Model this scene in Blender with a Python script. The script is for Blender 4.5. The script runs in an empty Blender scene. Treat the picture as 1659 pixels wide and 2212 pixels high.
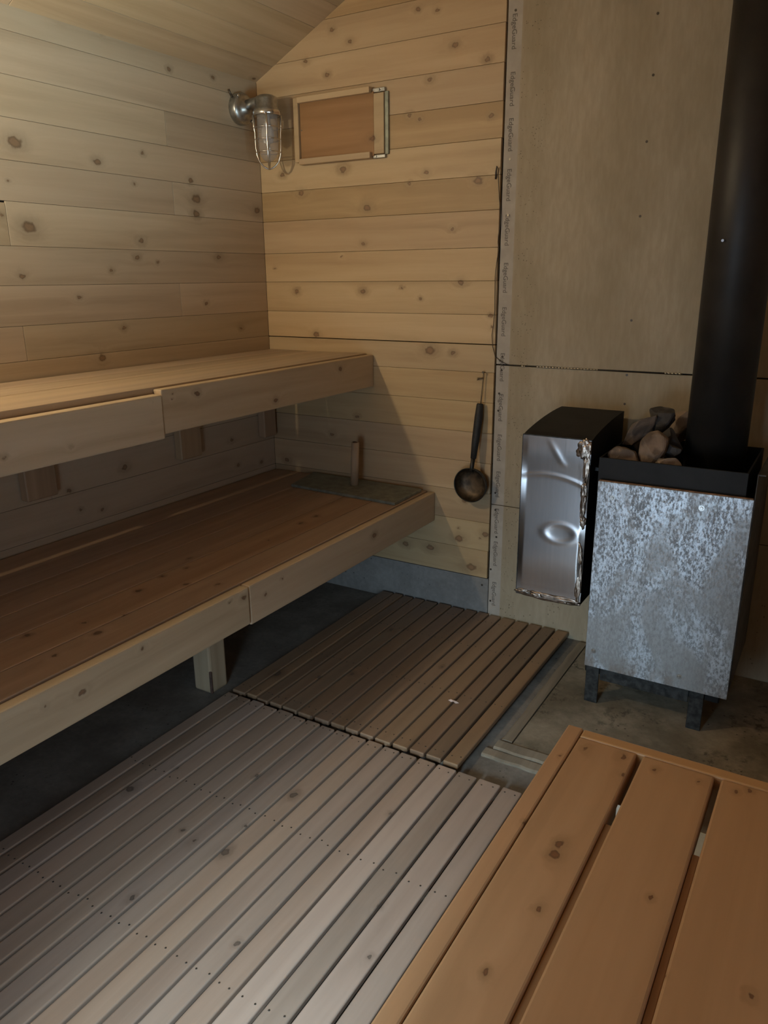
import bpy, bmesh, math, random
from mathutils import Vector, Matrix, noise
random.seed(7)
SC = bpy.context.scene
COL = SC.collection

# ------------------------------------------------------------------ camera
cam_d = bpy.data.cameras.new('camera')
cam_d.sensor_fit = 'VERTICAL'; cam_d.sensor_height = 24.0
cam_d.lens = 1651.86 / 2212 * 24.0
cam_d.clip_start = 0.05
cam = bpy.data.objects.new('camera', cam_d); COL.objects.link(cam)
_r = Vector((0.85608706, 0.51676662, -0.00819829)); _u = Vector((-0.14484617, 0.25512191, 0.95599812)); _f = Vector((-0.49611948, 0.81723012, -0.29325823))
cam.matrix_world = Matrix(((_r.x, _u.x, -_f.x, 2.4546), (_r.y, _u.y, -_f.y, -2.9767), (_r.z, _u.z, -_f.z, 1.5003), (0, 0, 0, 1)))
SC.camera = cam

# ------------------------------------------------------------------ light and exposure
SC.view_settings.view_transform = 'Standard'
SC.view_settings.look = 'None'
SC.view_settings.gamma = 1.0
SC.view_settings.use_curve_mapping = False
SC.view_settings.exposure = 0.0
SC.cycles.diffuse_bounces = 8
W = bpy.data.worlds.new('world'); SC.world = W; W.use_nodes = True
W.node_tree.nodes['Background'].inputs[0].default_value = (0.55, 0.72, 1.0, 1)
W.node_tree.nodes['Background'].inputs[1].default_value = 1.0
YF = -3.2           # inner face of the front wall
XR = 3.1            # inner face of the right wall
DOOR = (1.30, 2.02, 0.0, 1.90)
def area(name, loc, aim, sx, sy, power, col, spread=180):
    l = bpy.data.lights.new(name, 'AREA'); l.shape = 'RECTANGLE'; l.size = sx; l.size_y = sy
    l.energy = power; l.color = col; l.spread = math.radians(spread)
    o = bpy.data.objects.new(name, l); COL.objects.link(o); o.location = loc
    o.rotation_euler = Vector(aim).to_track_quat('-Z', 'Y').to_euler()
    return o
# daylight coming in low through the open door in the front wall
area('daylight_door', (1.74, YF-0.03, 0.55), (0.0, 1, -0.15), 0.50, 0.80, 5.6, (0.62, 0.82, 1.0), 122)
# narrow second beam added in the doorway to brighten the front duckboard
area('duckboard_fill', (1.86, YF-0.02, 0.90), (-0.14, 1, -0.66), 0.26, 0.50, 4.0, (0.60, 0.83, 1.0), 58)
# unseen window added in the right wall, light tilted up to brighten the left wall
WIN = (-2.75, -1.95, 0.80, 1.30)
area('window_fill', (XR+0.05, (WIN[0]+WIN[1])/2, (WIN[2]+WIN[3])/2), (-3.1, 1.2, 1.55), WIN[1]-WIN[0], WIN[3]-WIN[2], 4.0, (0.70, 0.93, 1.0), 44)
LAMP_STRENGTH = 1220.0    # glowing bulb of the jar lamp near the door
LAMP_COL = (1.0, 0.86, 0.61)

# ------------------------------------------------------------------ helpers
def link(o): COL.objects.link(o); return o
def tag(o, label=None, cat=None, group=None, kind=None):
    if label: o['label'] = label
    if cat: o['category'] = cat
    if group: o['group'] = group
    if kind: o['kind'] = kind
    return o
def empty(name, loc, label, cat, group=None):
    o = bpy.data.objects.new(name, None); o.empty_display_size = 0.05; link(o); o.location = loc
    return tag(o, label, cat, group)
class MB:
    """collects shapes in world coordinates, builds one mesh object"""
    def __init__(s):
        s.bm = bmesh.new(); s.bid = s.bm.faces.layers.float.new('bid'); s.mi = 0
    def _fin(s, geom_faces, bid):
        b = random.random() if bid is None else bid
        for f in geom_faces: f[s.bid] = b; f.material_index = s.mi
    def box(s, x0, x1, y0, y1, z0, z1, bev=0.0, bid=None, seg=1, mat=None):
        old = set(s.bm.faces)
        g = bmesh.ops.create_cube(s.bm, size=1.0)
        for v in g['verts']:
            v.co = Vector(((x0+x1)/2 + v.co.x*(x1-x0), (y0+y1)/2 + v.co.y*(y1-y0), (z0+z1)/2 + v.co.z*(z1-z0)))
            if mat is not None: v.co = mat @ v.co
        if bev > 0:
            es = list({e for v in g['verts'] for e in v.link_edges})
            bmesh.ops.bevel(s.bm, geom=es, offset=bev, segments=seg, affect='EDGES', profile=0.5)
        s._fin([f for f in s.bm.faces if f not in old], bid)
        return s
    def cyl(s, p0, p1, r0, r1=None, n=24, caps=True, bid=0.5, smooth=True):
        r1 = r0 if r1 is None else r1
        p0 = Vector(p0); p1 = Vector(p1); d = (p1-p0); L = d.length
        old = set(s.bm.faces)
        q = d.to_track_quat('Z', 'Y').to_matrix().to_4x4()
        bmesh.ops.create_cone(s.bm, cap_ends=caps, segments=n, radius1=r0, radius2=r1, depth=L, matrix=Matrix.Translation((p0+p1)/2) @ q)
        nf = [f for f in s.bm.faces if f not in old]
        for f in nf: f.smooth = smooth and len(f.verts) == 4
        s._fin(nf, bid); return s
    def tube(s, pts, r, n=8, bid=0.5, closed=False):
        pts = [Vector(p) for p in pts]; old = set(s.bm.faces); rings = []
        N = len(pts); up = Vector((0.13, 0.21, 0.97)).normalized()
        for i, p in enumerate(pts):
            a = pts[(i-1) % N] if closed or i > 0 else p
            b = pts[(i+1) % N] if closed or i < N-1 else p
            t = (b-a).normalized(); x = up.cross(t)
            if x.length < 1e-4: x = Vector((1, 0, 0)).cross(t)
            x.normalize(); y = t.cross(x)
            rr = r[i] if isinstance(r, (list, tuple)) else r
            rings.append([s.bm.verts.new(p + (x*math.cos(k*2*math.pi/n) + y*math.sin(k*2*math.pi/n))*rr) for k in range(n)])
        for i in range(N if closed else N-1):
            A = rings[i]; B = rings[(i+1) % N]
            for k in range(n):
                f = s.bm.faces.new((A[k], A[(k+1) % n], B[(k+1) % n], B[k])); f.smooth = True
        if not closed:
            s.bm.faces.new(rings[0][::-1]); s.bm.faces.new(rings[-1])
        s._fin([f for f in s.bm.faces if f not in old], bid); return s
    def lathe(s, prof, c, axis='Z', n=32, bid=0.5):
        """prof: (radius, height) list"""
        old = set(s.bm.faces); rings = []
        for r, h in prof:
            ring = []
            for k in range(n):
                a = 2*math.pi*k/n; x, y = r*math.cos(a), r*math.sin(a)
                co = {'Z': (x, y, h), 'X': (h, x, y), 'Y': (x, h, y)}[axis]
                ring.append(s.bm.verts.new(Vector(c)+Vector(co)))
            rings.append(ring)
        for A, B in zip(rings, rings[1:]):
            for k in range(n):
                f = s.bm.faces.new((A[k], A[(k+1) % n], B[(k+1) % n], B[k])); f.smooth = True
        s._fin([f for f in s.bm.faces if f not in old], bid); return s
    def build(s, name, mats, parent=None, label=None, recalc=True):
        if recalc: bmesh.ops.recalc_face_normals(s.bm, faces=s.bm.faces[:])
        me = bpy.data.meshes.new(name)
        if parent is not None:
            bmesh.ops.translate(s.bm, verts=s.bm.verts[:], vec=-world_loc(parent))
        s.bm.to_mesh(me); s.bm.free()
        for m in (mats if isinstance(mats, (list, tuple)) else [mats]): me.materials.append(m)
        o = bpy.data.objects.new(name, me); link(o)
        if parent is not None: o.parent = parent
        if label: o['label'] = label
        return o
def world_loc(o):
    v = Vector(o.location)
    while o.parent: o = o.parent; v = v + Vector(o.location)
    return v

# ------------------------------------------------------------------ materials
class NT:
    def __init__(s, name):
        s.m = bpy.data.materials.new(name); s.m.use_nodes = True
        s.t = s.m.node_tree; s.p = s.t.nodes['Principled BSDF']
    def n(s, typ, ins=None, **kw):
        nd = s.t.nodes.new(typ)
        for k, v in kw.items(): setattr(nd, k, v)
        for k, v in (ins or {}).items():
            if hasattr(v, 'is_output') or isinstance(v, bpy.types.NodeSocket): s.t.links.new(v, nd.inputs[k])
            else: nd.inputs[k].default_value = v
        return nd
    def math(s, op, a, b=0.0, c=0.0, clamp=False):
        return s.n('ShaderNodeMath', {0: a, 1: b, 2: c}, operation=op, use_clamp=clamp).outputs[0]
    def mix(s, f, a, b, bt='MIX'):
        nd = s.t.nodes.new('ShaderNodeMix'); nd.data_type = 'RGBA'; nd.blend_type = bt
        for k, v in ((0, f), (6, a), (7, b)):
            if isinstance(v, bpy.types.NodeSocket): s.t.links.new(v, nd.inputs[k])
            else: nd.inputs[k].default_value = v if k == 0 else (*v, 1)
        return nd.outputs[2]
    def ramp(s, f, stops):
        nd = s.n('ShaderNodeValToRGB', {0: f}); e = nd.color_ramp.elements
        while len(e) < len(stops): e.new(0.5)
        for q, (p, c) in zip(e, stops): q.position = p; q.color = (*c, 1) if len(c) == 3 else c
        return nd.outputs[0]
    def mapr(s, v, a, b, c, d, smooth=True):
        nd = s.n('ShaderNodeMapRange', {0: v, 1: a, 2: b, 3: c, 4: d}); nd.interpolation_type = 'SMOOTHSTEP' if smooth else 'LINEAR'
        return nd.outputs[0]
    def pos(s): return s.n('ShaderNodeNewGeometry').outputs['Position']
    def scale(s, v, sc, off=(0, 0, 0)):
        return s.n('ShaderNodeVectorMath', {0: v, 1: sc, 2: off}, operation='MULTIPLY_ADD').outputs[0]
    def noise(s, v, sc, det=4, rough=0.55, dist=0.0):
        return s.n('ShaderNodeTexNoise', {'Vector': v, 'Scale': sc, 'Detail': det, 'Roughness': rough, 'Distortion': dist}).outputs[0]
    def set(s, **kw):
        for k, v in kw.items():
            k = k.replace('_', ' ')
            if isinstance(v, bpy.types.NodeSocket): s.t.links.new(v, s.p.inputs[k])
            else: s.p.inputs[k].default_value = (*v, 1) if isinstance(v, tuple) and len(v) == 3 else v
        return s
    def bump(s, h, st, dist=0.002):
        s.t.links.new(s.n('ShaderNodeBump', {'Height': h, 'Strength': st, 'Distance': dist}).outputs[0], s.p.inputs['Normal']); return s

def wood(name, c0, c1, axis, knots=(), rough=0.5, tint=0.22, auto=0.0, alt=None, spec=0.4, knotc=(0.10, 0.045, 0.02), grain=1.0):
    N = NT(name)
    P = N.pos(); bid = N.n('ShaderNodeAttribute', attribute_name='bid').outputs['Fac']
    off = N.n('ShaderNodeCombineXYZ', {0: N.math('MULTIPLY', bid, 17.3), 1: N.math('MULTIPLY', bid, 9.1), 2: N.math('MULTIPLY', bid, 23.7)}).outputs[0]
    el = {'X': (0.72, 1, 1), 'Y': (1, 0.72, 1), 'Z': (1, 1, 0.72)}[axis]
    m = None
    if knots:
        # wobble so knots are not perfect discs
        Pw = N.n('ShaderNodeVectorMath', {0: N.scale(P, el), 1: N.scale(N.n('ShaderNodeTexNoise', {'Vector': P, 'Scale': 55.0, 'Detail': 2.0}).outputs['Color'], (0.016, 0.016, 0.016), (-0.008, -0.008, -0.008))}, operation='ADD').outputs[0]
        for (kx, ky, kz, kr) in knots:
            d = N.n('ShaderNodeVectorMath', {0: Pw, 1: (kx*el[0], ky*el[1], kz*el[2])}, operation='DISTANCE').outputs['Value']
            d = N.math('MULTIPLY', d, 1.0/kr)
            m = d if m is None else N.math('MINIMUM', m, d)
    if auto > 0:
        va = {'X': (0.55, 1, 1), 'Y': (1, 0.55, 1), 'Z': (1, 1, 0.55)}[axis]
        Q = N.n('ShaderNodeVectorMath', {0: N.scale(P, va), 1: off}, operation='ADD').outputs[0]
        vd = N.n('ShaderNodeTexVoronoi', {'Vector': Q, 'Scale': 3.6, 'Randomness': 1.0}).outputs['Distance']
        vd = N.math('MULTIPLY', vd, 1.0/(0.035*auto))
        m = vd if m is None else N.math('MINIMUM', m, vd)
    s = {'X': (1.1, 20, 20), 'Y': (20, 1.1, 20), 'Z': (20, 20, 1.1)}[axis]
    G = N.n('ShaderNodeVectorMath', {0: N.scale(P, s), 1: off}, operation='ADD').outputs[0]
    if m is not None:
        sw = N.math('DIVIDE', 1.6, N.math('ADD', N.math('MULTIPLY', m, m), 1.0))
        G = N.n('ShaderNodeVectorMath', {0: G, 1: N.n('ShaderNodeCombineXYZ', {0: sw, 1: sw, 2: sw}).outputs[0]}, operation='ADD').outputs[0]
    g1 = N.noise(G, 1.0, 5, 0.6, 0.4)
    g2 = N.noise(N.scale(G, (0.22, 0.22, 0.22)), 1.0, 2, 0.5, 1.2)
    g3 = N.noise(N.scale(G, (0.09, 0.09, 0.09)), 1.0, 2, 0.5, 0.8)
    gm = N.math('ADD', N.math('ADD', N.math('MULTIPLY', g1, 0.42), N.math('MULTIPLY', g2, 0.38)), N.math('MULTIPLY', g3, 0.20))
    col = N.ramp(gm, [(0.38, tuple(a*0.92 for a in c1)), (0.5, tuple((a+b)/2 for a, b in zip(c0, c1))), (0.60, c0)])
    if grain != 1.0: col = N.mix(1-grain, col, tuple((a*0.55+b*0.45) for a, b in zip(c0, c1)))
    # board to board tone
    hv = N.n('ShaderNodeHueSaturation', {'Hue': N.mapr(bid, 0, 1, 0.4965, 0.5035, False), 'Saturation': N.mapr(N.math('FRACT', N.math('MULTIPLY', bid, 7.7)), 0, 1, 0.93, 1.07, False),
            'Value': N.mapr(N.math('FRACT', N.math('MULTIPLY', bid, 3.3)), 0, 1, 1-tint, 1+tint*0.6, False), 'Color': col}).outputs[0]
    col = hv
    if m is not None:
        halo = N.mapr(m, 0.7, 3.0, 0.38, 0.0)
        col = N.mix(halo, col, tuple(a*0.6 for a in c1))
        core = N.mapr(m, 0.62, 1.05, 0.80, 0.0)
        col = N.mix(core, col, N.mix(N.mapr(m, 0.30, 0.75, 0.0, 1.0), tuple(a*1.9 for a in knotc), knotc))
    N.set(Base_Color=col, Roughness=rough)
    N.p.inputs['Specular IOR Level'].default_value = spec
    N.bump(g1, 0.12, 0.0015)
    return N.m

def plain(name, col, rough=0.5, metal=0.0, spec=0.5, var=0.0, vs=20, vstretch=(1, 1, 1), bump=0.0, coat=0.0):
    N = NT(name)
    N.set(Roughness=rough, Metallic=metal, Base_Color=tuple(col)); N.p.inputs['Specular IOR Level'].default_value = spec
    if coat: N.p.inputs['Coat Weight'].default_value = coat
    if var or bump:
        v = N.noise(N.scale(N.pos(), vstretch), vs, 5, 0.6)
        if var: N.set(Base_Color=N.mix(N.mapr(v, 0.3, 0.7, 0, 1), tuple(c*(1-var) for c in col), tuple(min(1, c*(1+var)) for c in col)))
        if bump: N.bump(v, bump)
    return N.m

KN_LEFT = [(0.0, -1.245, 1.933, 0.0212), (0.0, -0.92, 1.91, 0.0135), (0.0, -0.7, 1.965, 0.0071), (0.0, -1.236, 1.674, 0.0219), (0.0, -0.428, 1.821, 0.0194), (0.0, -0.435, 1.762, 0.0156), (0.0, -0.453, 1.89, 0.0115), (0.0, -0.776, 1.583, 0.0091), (0.0, -0.67, 1.567, 0.0056), (0.0, -0.315, 1.591, 0.0102), (0.0, -1.284, 1.515, 0.0094), (0.0, -1.066, 1.439, 0.0085), (0.0, -0.414, 1.397, 0.0081), (0.0, -0.878, 1.319, 0.009), (0.0, -0.994, 1.215, 0.0141), (0.0, -1.009, 2.348, 0.0062), (0.0, -0.84, 2.342, 0.0049), (0.0, -1.289, 1.814, 0.0045), (0.0, -0.756, 1.851, 0.0053), (0.0, -0.749, 1.646, 0.0109), (0.0, -0.041, 1.8, 0.015), (0.0, -0.525, 2.285, 0.0091), (0.0, -0.278, 2.304, 0.0077), (0.0, -1.327, 1.705, 0.0061), (0.0, -0.198, 1.28, 0.0065), (0.0, -0.91, 1.533, 0.007), (0.0, -0.947, 0.775, 0.0131), (0.0, -1.215, 0.742, 0.0087), (0.0, -0.862, 0.869, 0.0114), (0.0, -0.314, 0.774, 0.0087), (0.0, -0.108, 0.624, 0.0092), (0.0, -0.278, 0.645, 0.0089), (0.0, -1.176, 0.657, 0.0071), (0.0, -1.079, 0.632, 0.0073)]
KN_BACK = [(0.416, 0.0, 2.48, 0.0096), (0.982, 0.0, 2.346, 0.0106), (0.276, 0.0, 2.38, 0.0079), (0.504, 0.0, 2.424, 0.0076), (0.387, 0.0, 2.317, 0.0097), (0.874, 0.0, 2.241, 0.0091), (1.118, 0.0, 2.279, 0.0104), (0.905, 0.0, 2.473, 0.0071), (0.821, 0.0, 2.489, 0.0072), (0.125, 0.0, 1.947, 0.0105), (0.456, 0.0, 1.946, 0.014), (0.862, 0.0, 1.905, 0.0094), (0.783, 0.0, 1.869, 0.0076), (1.093, 0.0, 1.861, 0.0164), (0.576, 0.0, 1.786, 0.0139), (0.228, 0.0, 1.865, 0.0125), (0.984, 0.0, 1.686, 0.0075), (0.554, 0.0, 1.641, 0.0081), (0.438, 0.0, 1.591, 0.0041), (0.18, 0.0, 1.44, 0.0108), (0.548, 0.0, 1.441, 0.0123), (0.747, 0.0, 1.456, 0.006), (0.838, 0.0, 1.413, 0.0059), (0.284, 0.0, 1.248, 0.013), (0.887, 0.0, 1.198, 0.02), (0.996, 0.0, 1.19, 0.0098), (1.028, 0.0, 1.478, 0.0114), (0.057, 0.0, 1.545, 0.0044), (0.785, 0.0, 2.122, 0.0093), (0.831, 0.0, 2.104, 0.0074), (1.142, 0.0, 2.086, 0.0088), (0.504, 0.0, 0.878, 0.0087), (0.358, 0.0, 0.78, 0.0089), (1.045, 0.0, 0.367, 0.0168), (1.108, 0.0, 0.24, 0.0189), (0.765, 0.0, 0.292, 0.0132), (0.899, 0.0, 0.297, 0.0151), (1.066, 0.0, 0.547, 0.0082), (1.173, 0.0, 0.407, 0.0123), (1.039, 0.0, 0.415, 0.0042), (1.147, 0.0, 0.385, 0.0041), (1.172, 0.0, 1.304, 0.0057), (0.076, 0.0, 0.622, 0.0117), (1.164, 0.0, 1.347, 0.0075)]
KN_RB = [(2.102, -1.609, 0.576, 0.0057), (2.176, -1.599, 0.576, 0.0065), (2.189, -1.658, 0.576, 0.0045), (2.146, -1.902, 0.576, 0.0079), (2.147, -1.93, 0.576, 0.0093), (2.24, -1.61, 0.576, 0.0054), (2.307, -1.946, 0.576, 0.0043), (2.165, -2.054, 0.576, 0.005), (2.141, -2.198, 0.576, 0.0051), (2.46, -2.05, 0.576, 0.005), (2.355, -2.074, 0.576, 0.0038), (2.385, -1.603, 0.576, 0.0043), (2.406, -1.584, 0.576, 0.0043), (2.319, -1.605, 0.576, 0.0035), (2.076, -1.88, 0.576, 0.0041), (2.065, -1.66, 0.576, 0.0037)]
KN_LBT = [(0.781, -1.746, 0.57, 0.0102), (0.793, -1.892, 0.57, 0.0072), (0.626, -1.856, 0.57, 0.0076), (0.647, -1.481, 0.57, 0.0087), (0.735, -1.37, 0.57, 0.0074), (0.633, -1.264, 0.57, 0.0047), (0.574, -1.19, 0.57, 0.0048), (0.753, -1.626, 0.57, 0.0054), (0.695, -1.721, 0.57, 0.0053), (0.669, -0.57, 0.57, 0.0095), (0.692, -0.902, 0.57, 0.0052), (0.825, -1.318, 0.57, 0.0059), (0.671, -0.676, 0.57, 0.0092), (0.619, -1.359, 0.57, 0.0061)]
KN_LBF = [(0.922, -1.919, 0.514, 0.0104), (0.922, -1.719, 0.547, 0.0063), (0.922, -1.31, 0.54, 0.0087), (0.922, -1.371, 0.551, 0.0043), (0.922, -0.527, 0.516, 0.0111), (0.922, -1.204, 0.512, 0.0061), (0.922, -1.113, 0.537, 0.0047), (0.922, -2.02, 0.531, 0.0055)]
KN_UBF = [(0.6, -1.831, 1.062, 0.0072), (0.6, -1.627, 1.051, 0.0052), (0.6, -0.706, 1.057, 0.0088), (0.6, -0.269, 1.131, 0.0098), (0.6, -1.117, 1.136, 0.0093), (0.6, -1.32, 1.075, 0.0029), (0.6, -1.318, 1.136, 0.0029), (0.6, -1.227, 1.149, 0.003), (0.6, -1.229, 1.132, 0.003)]
KN_DB = [(0.782, -1.707, 0.037, 0.0125), (0.825, -1.561, 0.037, 0.0072), (1.05, -1.755, 0.037, 0.0064), (1.107, -1.772, 0.037, 0.0063), (1.225, -1.479, 0.037, 0.011), (1.12, -1.996, 0.037, 0.0069), (1.436, -1.966, 0.037, 0.0064), (1.718, -1.842, 0.037, 0.0052), (0.724, -0.929, 0.037, 0.0143), (0.907, -0.375, 0.037, 0.0101), (1.017, -1.116, 0.037, 0.0129), (1.07, -1.463, 0.037, 0.0057), (1.19, -1.655, 0.037, 0.0052), (1.177, 0.188, 0.037, 0.011), (0.972, -0.784, 0.037, 0.0089), (0.954, -0.337, 0.037, 0.0081), (0.878, -0.868, 0.037, 0.0089), (1.248, -0.559, 0.037, 0.0055), (1.212, -1.758, 0.037, 0.0124), (1.511, -1.402, 0.037, 0.0053), (1.659, -1.703, 0.037, 0.0079), (1.179, 0.126, 0.037, 0.0087), (-1.054, -0.257, 0.037, 0.008)]
LETT=[(1.207, 2.414), (1.207, 2.226), (1.206, 2.071), (1.206, 1.895), (1.206, 1.732), (1.206, 1.553), (1.206, 1.383), (1.206, 1.201), (1.206, 1.034), (1.205, 0.863), (1.205, 0.702), (1.205, 0.536), (1.205, 0.384), (1.205, 0.192)]
NAILS=[(1.731, 2.334), (1.733, 2.151), (1.73, 1.945), (1.729, 1.702), (1.729, 1.34), (1.729, 1.139), (1.73, 1.029), (1.217, 2.171), (1.222, 1.928), (1.223, 1.728), (1.222, 1.185), (1.22, 1.13), (1.213, 1.034), (1.212, 0.962), (1.212, 0.604), (1.215, 0.527), (1.224, 0.404), (1.203, 0.248), (1.206, 0.096), (1.163, 0.164), (1.14, 1.039), (1.224, 2.423)]
def TANKH(u, w):
    """dents pressed into the tank's front sheet"""
    def s(x): return 0.5-0.5*math.cos(math.pi*min(1, max(0, x)))
    h = 0.009*s(w/0.27) - 0.013*s((w-0.22)/0.56) + 0.006*s((w-0.735)/0.18)
    h += 0.0022*math.exp(-((w-0.735-0.04*(0.25-(u-0.4)**2)/0.25)/0.012)**2)
    r = math.hypot((u-0.63)/0.235, (w-0.43)/0.055)
    h += 0.0020*math.exp(-((r-1.0)/0.28)**2) - 0.0015*math.exp(-(r*1.1)**2)
    h += 0.0012*math.exp(-((u-0.45-(0.95-w)*1.6)/0.05)**2)*s((w-0.82)/0.04)
    return h

PINE = ((0.58, 0.445, 0.29), (0.47, 0.345, 0.21))
M_left = wood('pine_cladding_left', (0.57, 0.455, 0.315), (0.47, 0.36, 0.235), 'Y', KN_LEFT, rough=0.5, tint=0.10, knotc=(0.13, 0.075, 0.04))
M_back = wood('pine_cladding_back', (0.575, 0.42, 0.24), (0.47, 0.32, 0.17), 'X', KN_BACK, rough=0.5, tint=0.13, knotc=(0.13, 0.07, 0.035))
M_ceil = wood('pine_ceiling', *PINE, 'Y', rough=0.5, tint=0.1, auto=1.0)
M_side = wood('pine_cladding_side', *PINE, 'Y', rough=0.5, tint=0.15, auto=1.0)
M_front = wood('pine_cladding_front', *PINE, 'X', rough=0.5, tint=0.15, auto=1.0)
BEN = ((0.50, 0.33, 0.185), (0.37, 0.225, 0.115))
M_ubt = wood('upper_bench_wood', (0.52, 0.39, 0.26), (0.40, 0.285, 0.18), 'Y', rough=0.5, tint=0.08, auto=0.5)
M_ubf = wood('upper_fascia_wood', (0.60, 0.46, 0.30), (0.50, 0.365, 0.22), 'Y', KN_UBF, rough=0.5, tint=0.1)
M_lbt = wood('lower_bench_wood', (0.54, 0.38, 0.25), (0.40, 0.265, 0.165), 'Y', KN_LBT, rough=0.42, tint=0.12, knotc=(0.06, 0.03, 0.015))
M_lbf = wood('lower_fascia_wood', (0.52, 0.385, 0.235), (0.42, 0.29, 0.165), 'Y', KN_LBF, rough=0.5, tint=0.08)
M_post = wood('post_wood', (0.52, 0.42, 0.29), (0.42, 0.32, 0.20), 'Z', rough=0.6, tint=0.05)
M_rb = wood('right_bench_wood', (0.49, 0.28, 0.125), (0.40, 0.215, 0.088), 'Y', KN_RB, rough=0.5, tint=0.05, grain=0.9, knotc=(0.09, 0.035, 0.015))
M_rbx = wood('right_bench_end_wood', (0.50, 0.295, 0.14), (0.42, 0.235, 0.105), 'X', rough=0.45, tint=0.05, grain=0.7)
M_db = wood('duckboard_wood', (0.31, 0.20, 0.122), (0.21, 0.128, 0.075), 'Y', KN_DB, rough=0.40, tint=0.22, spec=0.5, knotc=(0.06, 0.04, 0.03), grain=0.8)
M_dbf = wood('sheen_duckboard_wood', (0.42, 0.31, 0.235), (0.28, 0.195, 0.14), 'Y', KN_DB, rough=0.33, tint=0.09, spec=0.7, knotc=(0.06, 0.045, 0.035), grain=0.7)  # greyer copy for the front slats, cool daylight sheen put into the colour
M_old = wood('old_weathered_wood', (0.34, 0.285, 0.20), (0.17, 0.135, 0.09), 'Y', rough=0.85, tint=0.15)
M_cleat = wood('cleat_wood', (0.50, 0.34, 0.20), (0.38, 0.24, 0.13), 'Z', rough=0.6, tint=0.1)
M_dowel = wood('dowel_wood', (0.50, 0.36, 0.24), (0.38, 0.26, 0.16), 'Z', rough=0.6, tint=0.0)
M_dark = plain('dark_gap', (0.02, 0.017, 0.014), 0.9, spec=0.1)
M_nail = plain('nail_head', (0.10, 0.085, 0.07), 0.35, 0.7)
M_screw = plain('screw_steel', (0.55, 0.54, 0.52), 0.3, 1.0)
M_bark = plain('bark_brown', (0.09, 0.05, 0.035), 0.8, var=0.4, vs=80)

def concrete(name, c, d, sc=6.0, pits=True, bump=0.25, rough=0.85, stain=False):
    N = NT(name); P = N.pos()
    a = N.noise(P, sc, 6, 0.62); b = N.noise(P, sc*9, 4, 0.6)
    col = N.mix(N.mapr(a, 0.35, 0.68, 0, 1), d, c)
    col = N.mix(N.mapr(b, 0.35, 0.7, 0.25, 0.0), col, tuple(q*0.55 for q in d))
    if pits:
        sp = N.n('ShaderNodeTexVoronoi', {'Vector': P, 'Scale': 38.0}).outputs['Distance']
        msk = N.math('MULTIPLY', N.mapr(sp, 0.10, 0.16, 1.0, 0.0), N.mapr(N.noise(P, 4.0, 2), 0.48, 0.6, 0.0, 0.8))
        col = N.mix(msk, col, tuple(q*0.3 for q in d))
    if stain:
        q = N.noise(P, 30.0, 6, 0.75); r_ = N.noise(P, 3.5, 3, 0.5)
        k = N.math('MULTIPLY', N.mapr(q, 0.50, 0.62, 0, 1), N.mapr(r_, 0.46, 0.58, 0, 0.75))
        col = N.mix(k, col, tuple(w_*0.35 for w_ in d))
    N.set(Base_Color=col, Roughness=rough); N.p.inputs['Specular IOR Level'].default_value = 0.25
    N.bump(b, bump, 0.003); return N.m
M_floor = concrete('concrete_floor', (0.245, 0.225, 0.195), (0.165, 0.148, 0.125))
M_pad = concrete('hearth_slab', (0.32, 0.27, 0.195), (0.17, 0.14, 0.095), 5.0, stain=True)
M_curb = concrete('cement_curb', (0.30, 0.29, 0.27), (0.23, 0.22, 0.205), 5.0, bump=0.1)

def cement_board():
    N = NT('cement_board'); P = N.pos()
    sep = N.n('ShaderNodeSeparateXYZ', {0: P})
    X, Z = sep.outputs[0], sep.outputs[2]
    a = N.noise(N.scale(P, (2.0, 1, 0.8)), 1.6, 5, 0.55)
    col = N.mix(N.mapr(a, 0.33, 0.68, 0, 1), (0.36, 0.295, 0.20), (0.46, 0.39, 0.285))
    f = N.noise(N.scale(P, (60, 60, 14)), 1.0, 4, 0.6)
    col = N.mix(N.mapr(f, 0.3, 0.75, 0.22, 0.0), col, (0.19, 0.15, 0.09))
    # factory dimples along the coated edge band
    vo = N.n('ShaderNodeTexVoronoi', {'Vector': P, 'Scale': 95.0}).outputs['Distance']
    band = N.math('MULTIPLY', N.mapr(X, 1.252, 1.262, 0, 1), N.mapr(X, 1.31, 1.40, 1, 0))
    pit = N.math('MULTIPLY', N.math('MULTIPLY', N.mapr(vo, 0.14, 0.24, 1.0, 0.0), N.mapr(N.noise(P, 18.0, 3), 0.45, 0.6, 0, 1)), band)
    col = N.mix(N.math('MULTIPLY', band, 0.25), col, (0.27, 0.215, 0.13))
    # splashes low down by the heater
    v2 = N.n('ShaderNodeTexVoronoi', {'Vector': N.scale(P, (1, 1, 0.6)), 'Scale': 60.0}).outputs['Distance']
    low = N.math('MULTIPLY', N.mapr(v2, 0.10, 0.17, 1.0, 0.0), N.math('MULTIPLY', N.mapr(Z, 0.2, 0.9, 1.0, 0.0), N.mapr(N.noise(P, 9.0, 3), 0.45, 0.6, 0, 1)))
    col = N.mix(N.math('MAXIMUM', N.math('MULTIPLY', pit, 0.8), N.math('MULTIPLY', low, 0.8)), col, (0.10, 0.075, 0.045))
    # pale coated edge
    edge = N.mapr(X, 1.250, 1.254, 1.0, 0.0)
    col = N.mix(edge, col, N.mix(N.mapr(N.noise(P, 14, 3), 0.4, 0.65, 0, 1), (0.40, 0.355, 0.30), (0.45, 0.405, 0.345)))
    N.set(Base_Color=col, Roughness=0.8); N.p.inputs['Specular IOR Level'].default_value = 0.25
    N.bump(f, 0.12, 0.001); return N.m
M_cb = cement_board()

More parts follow.
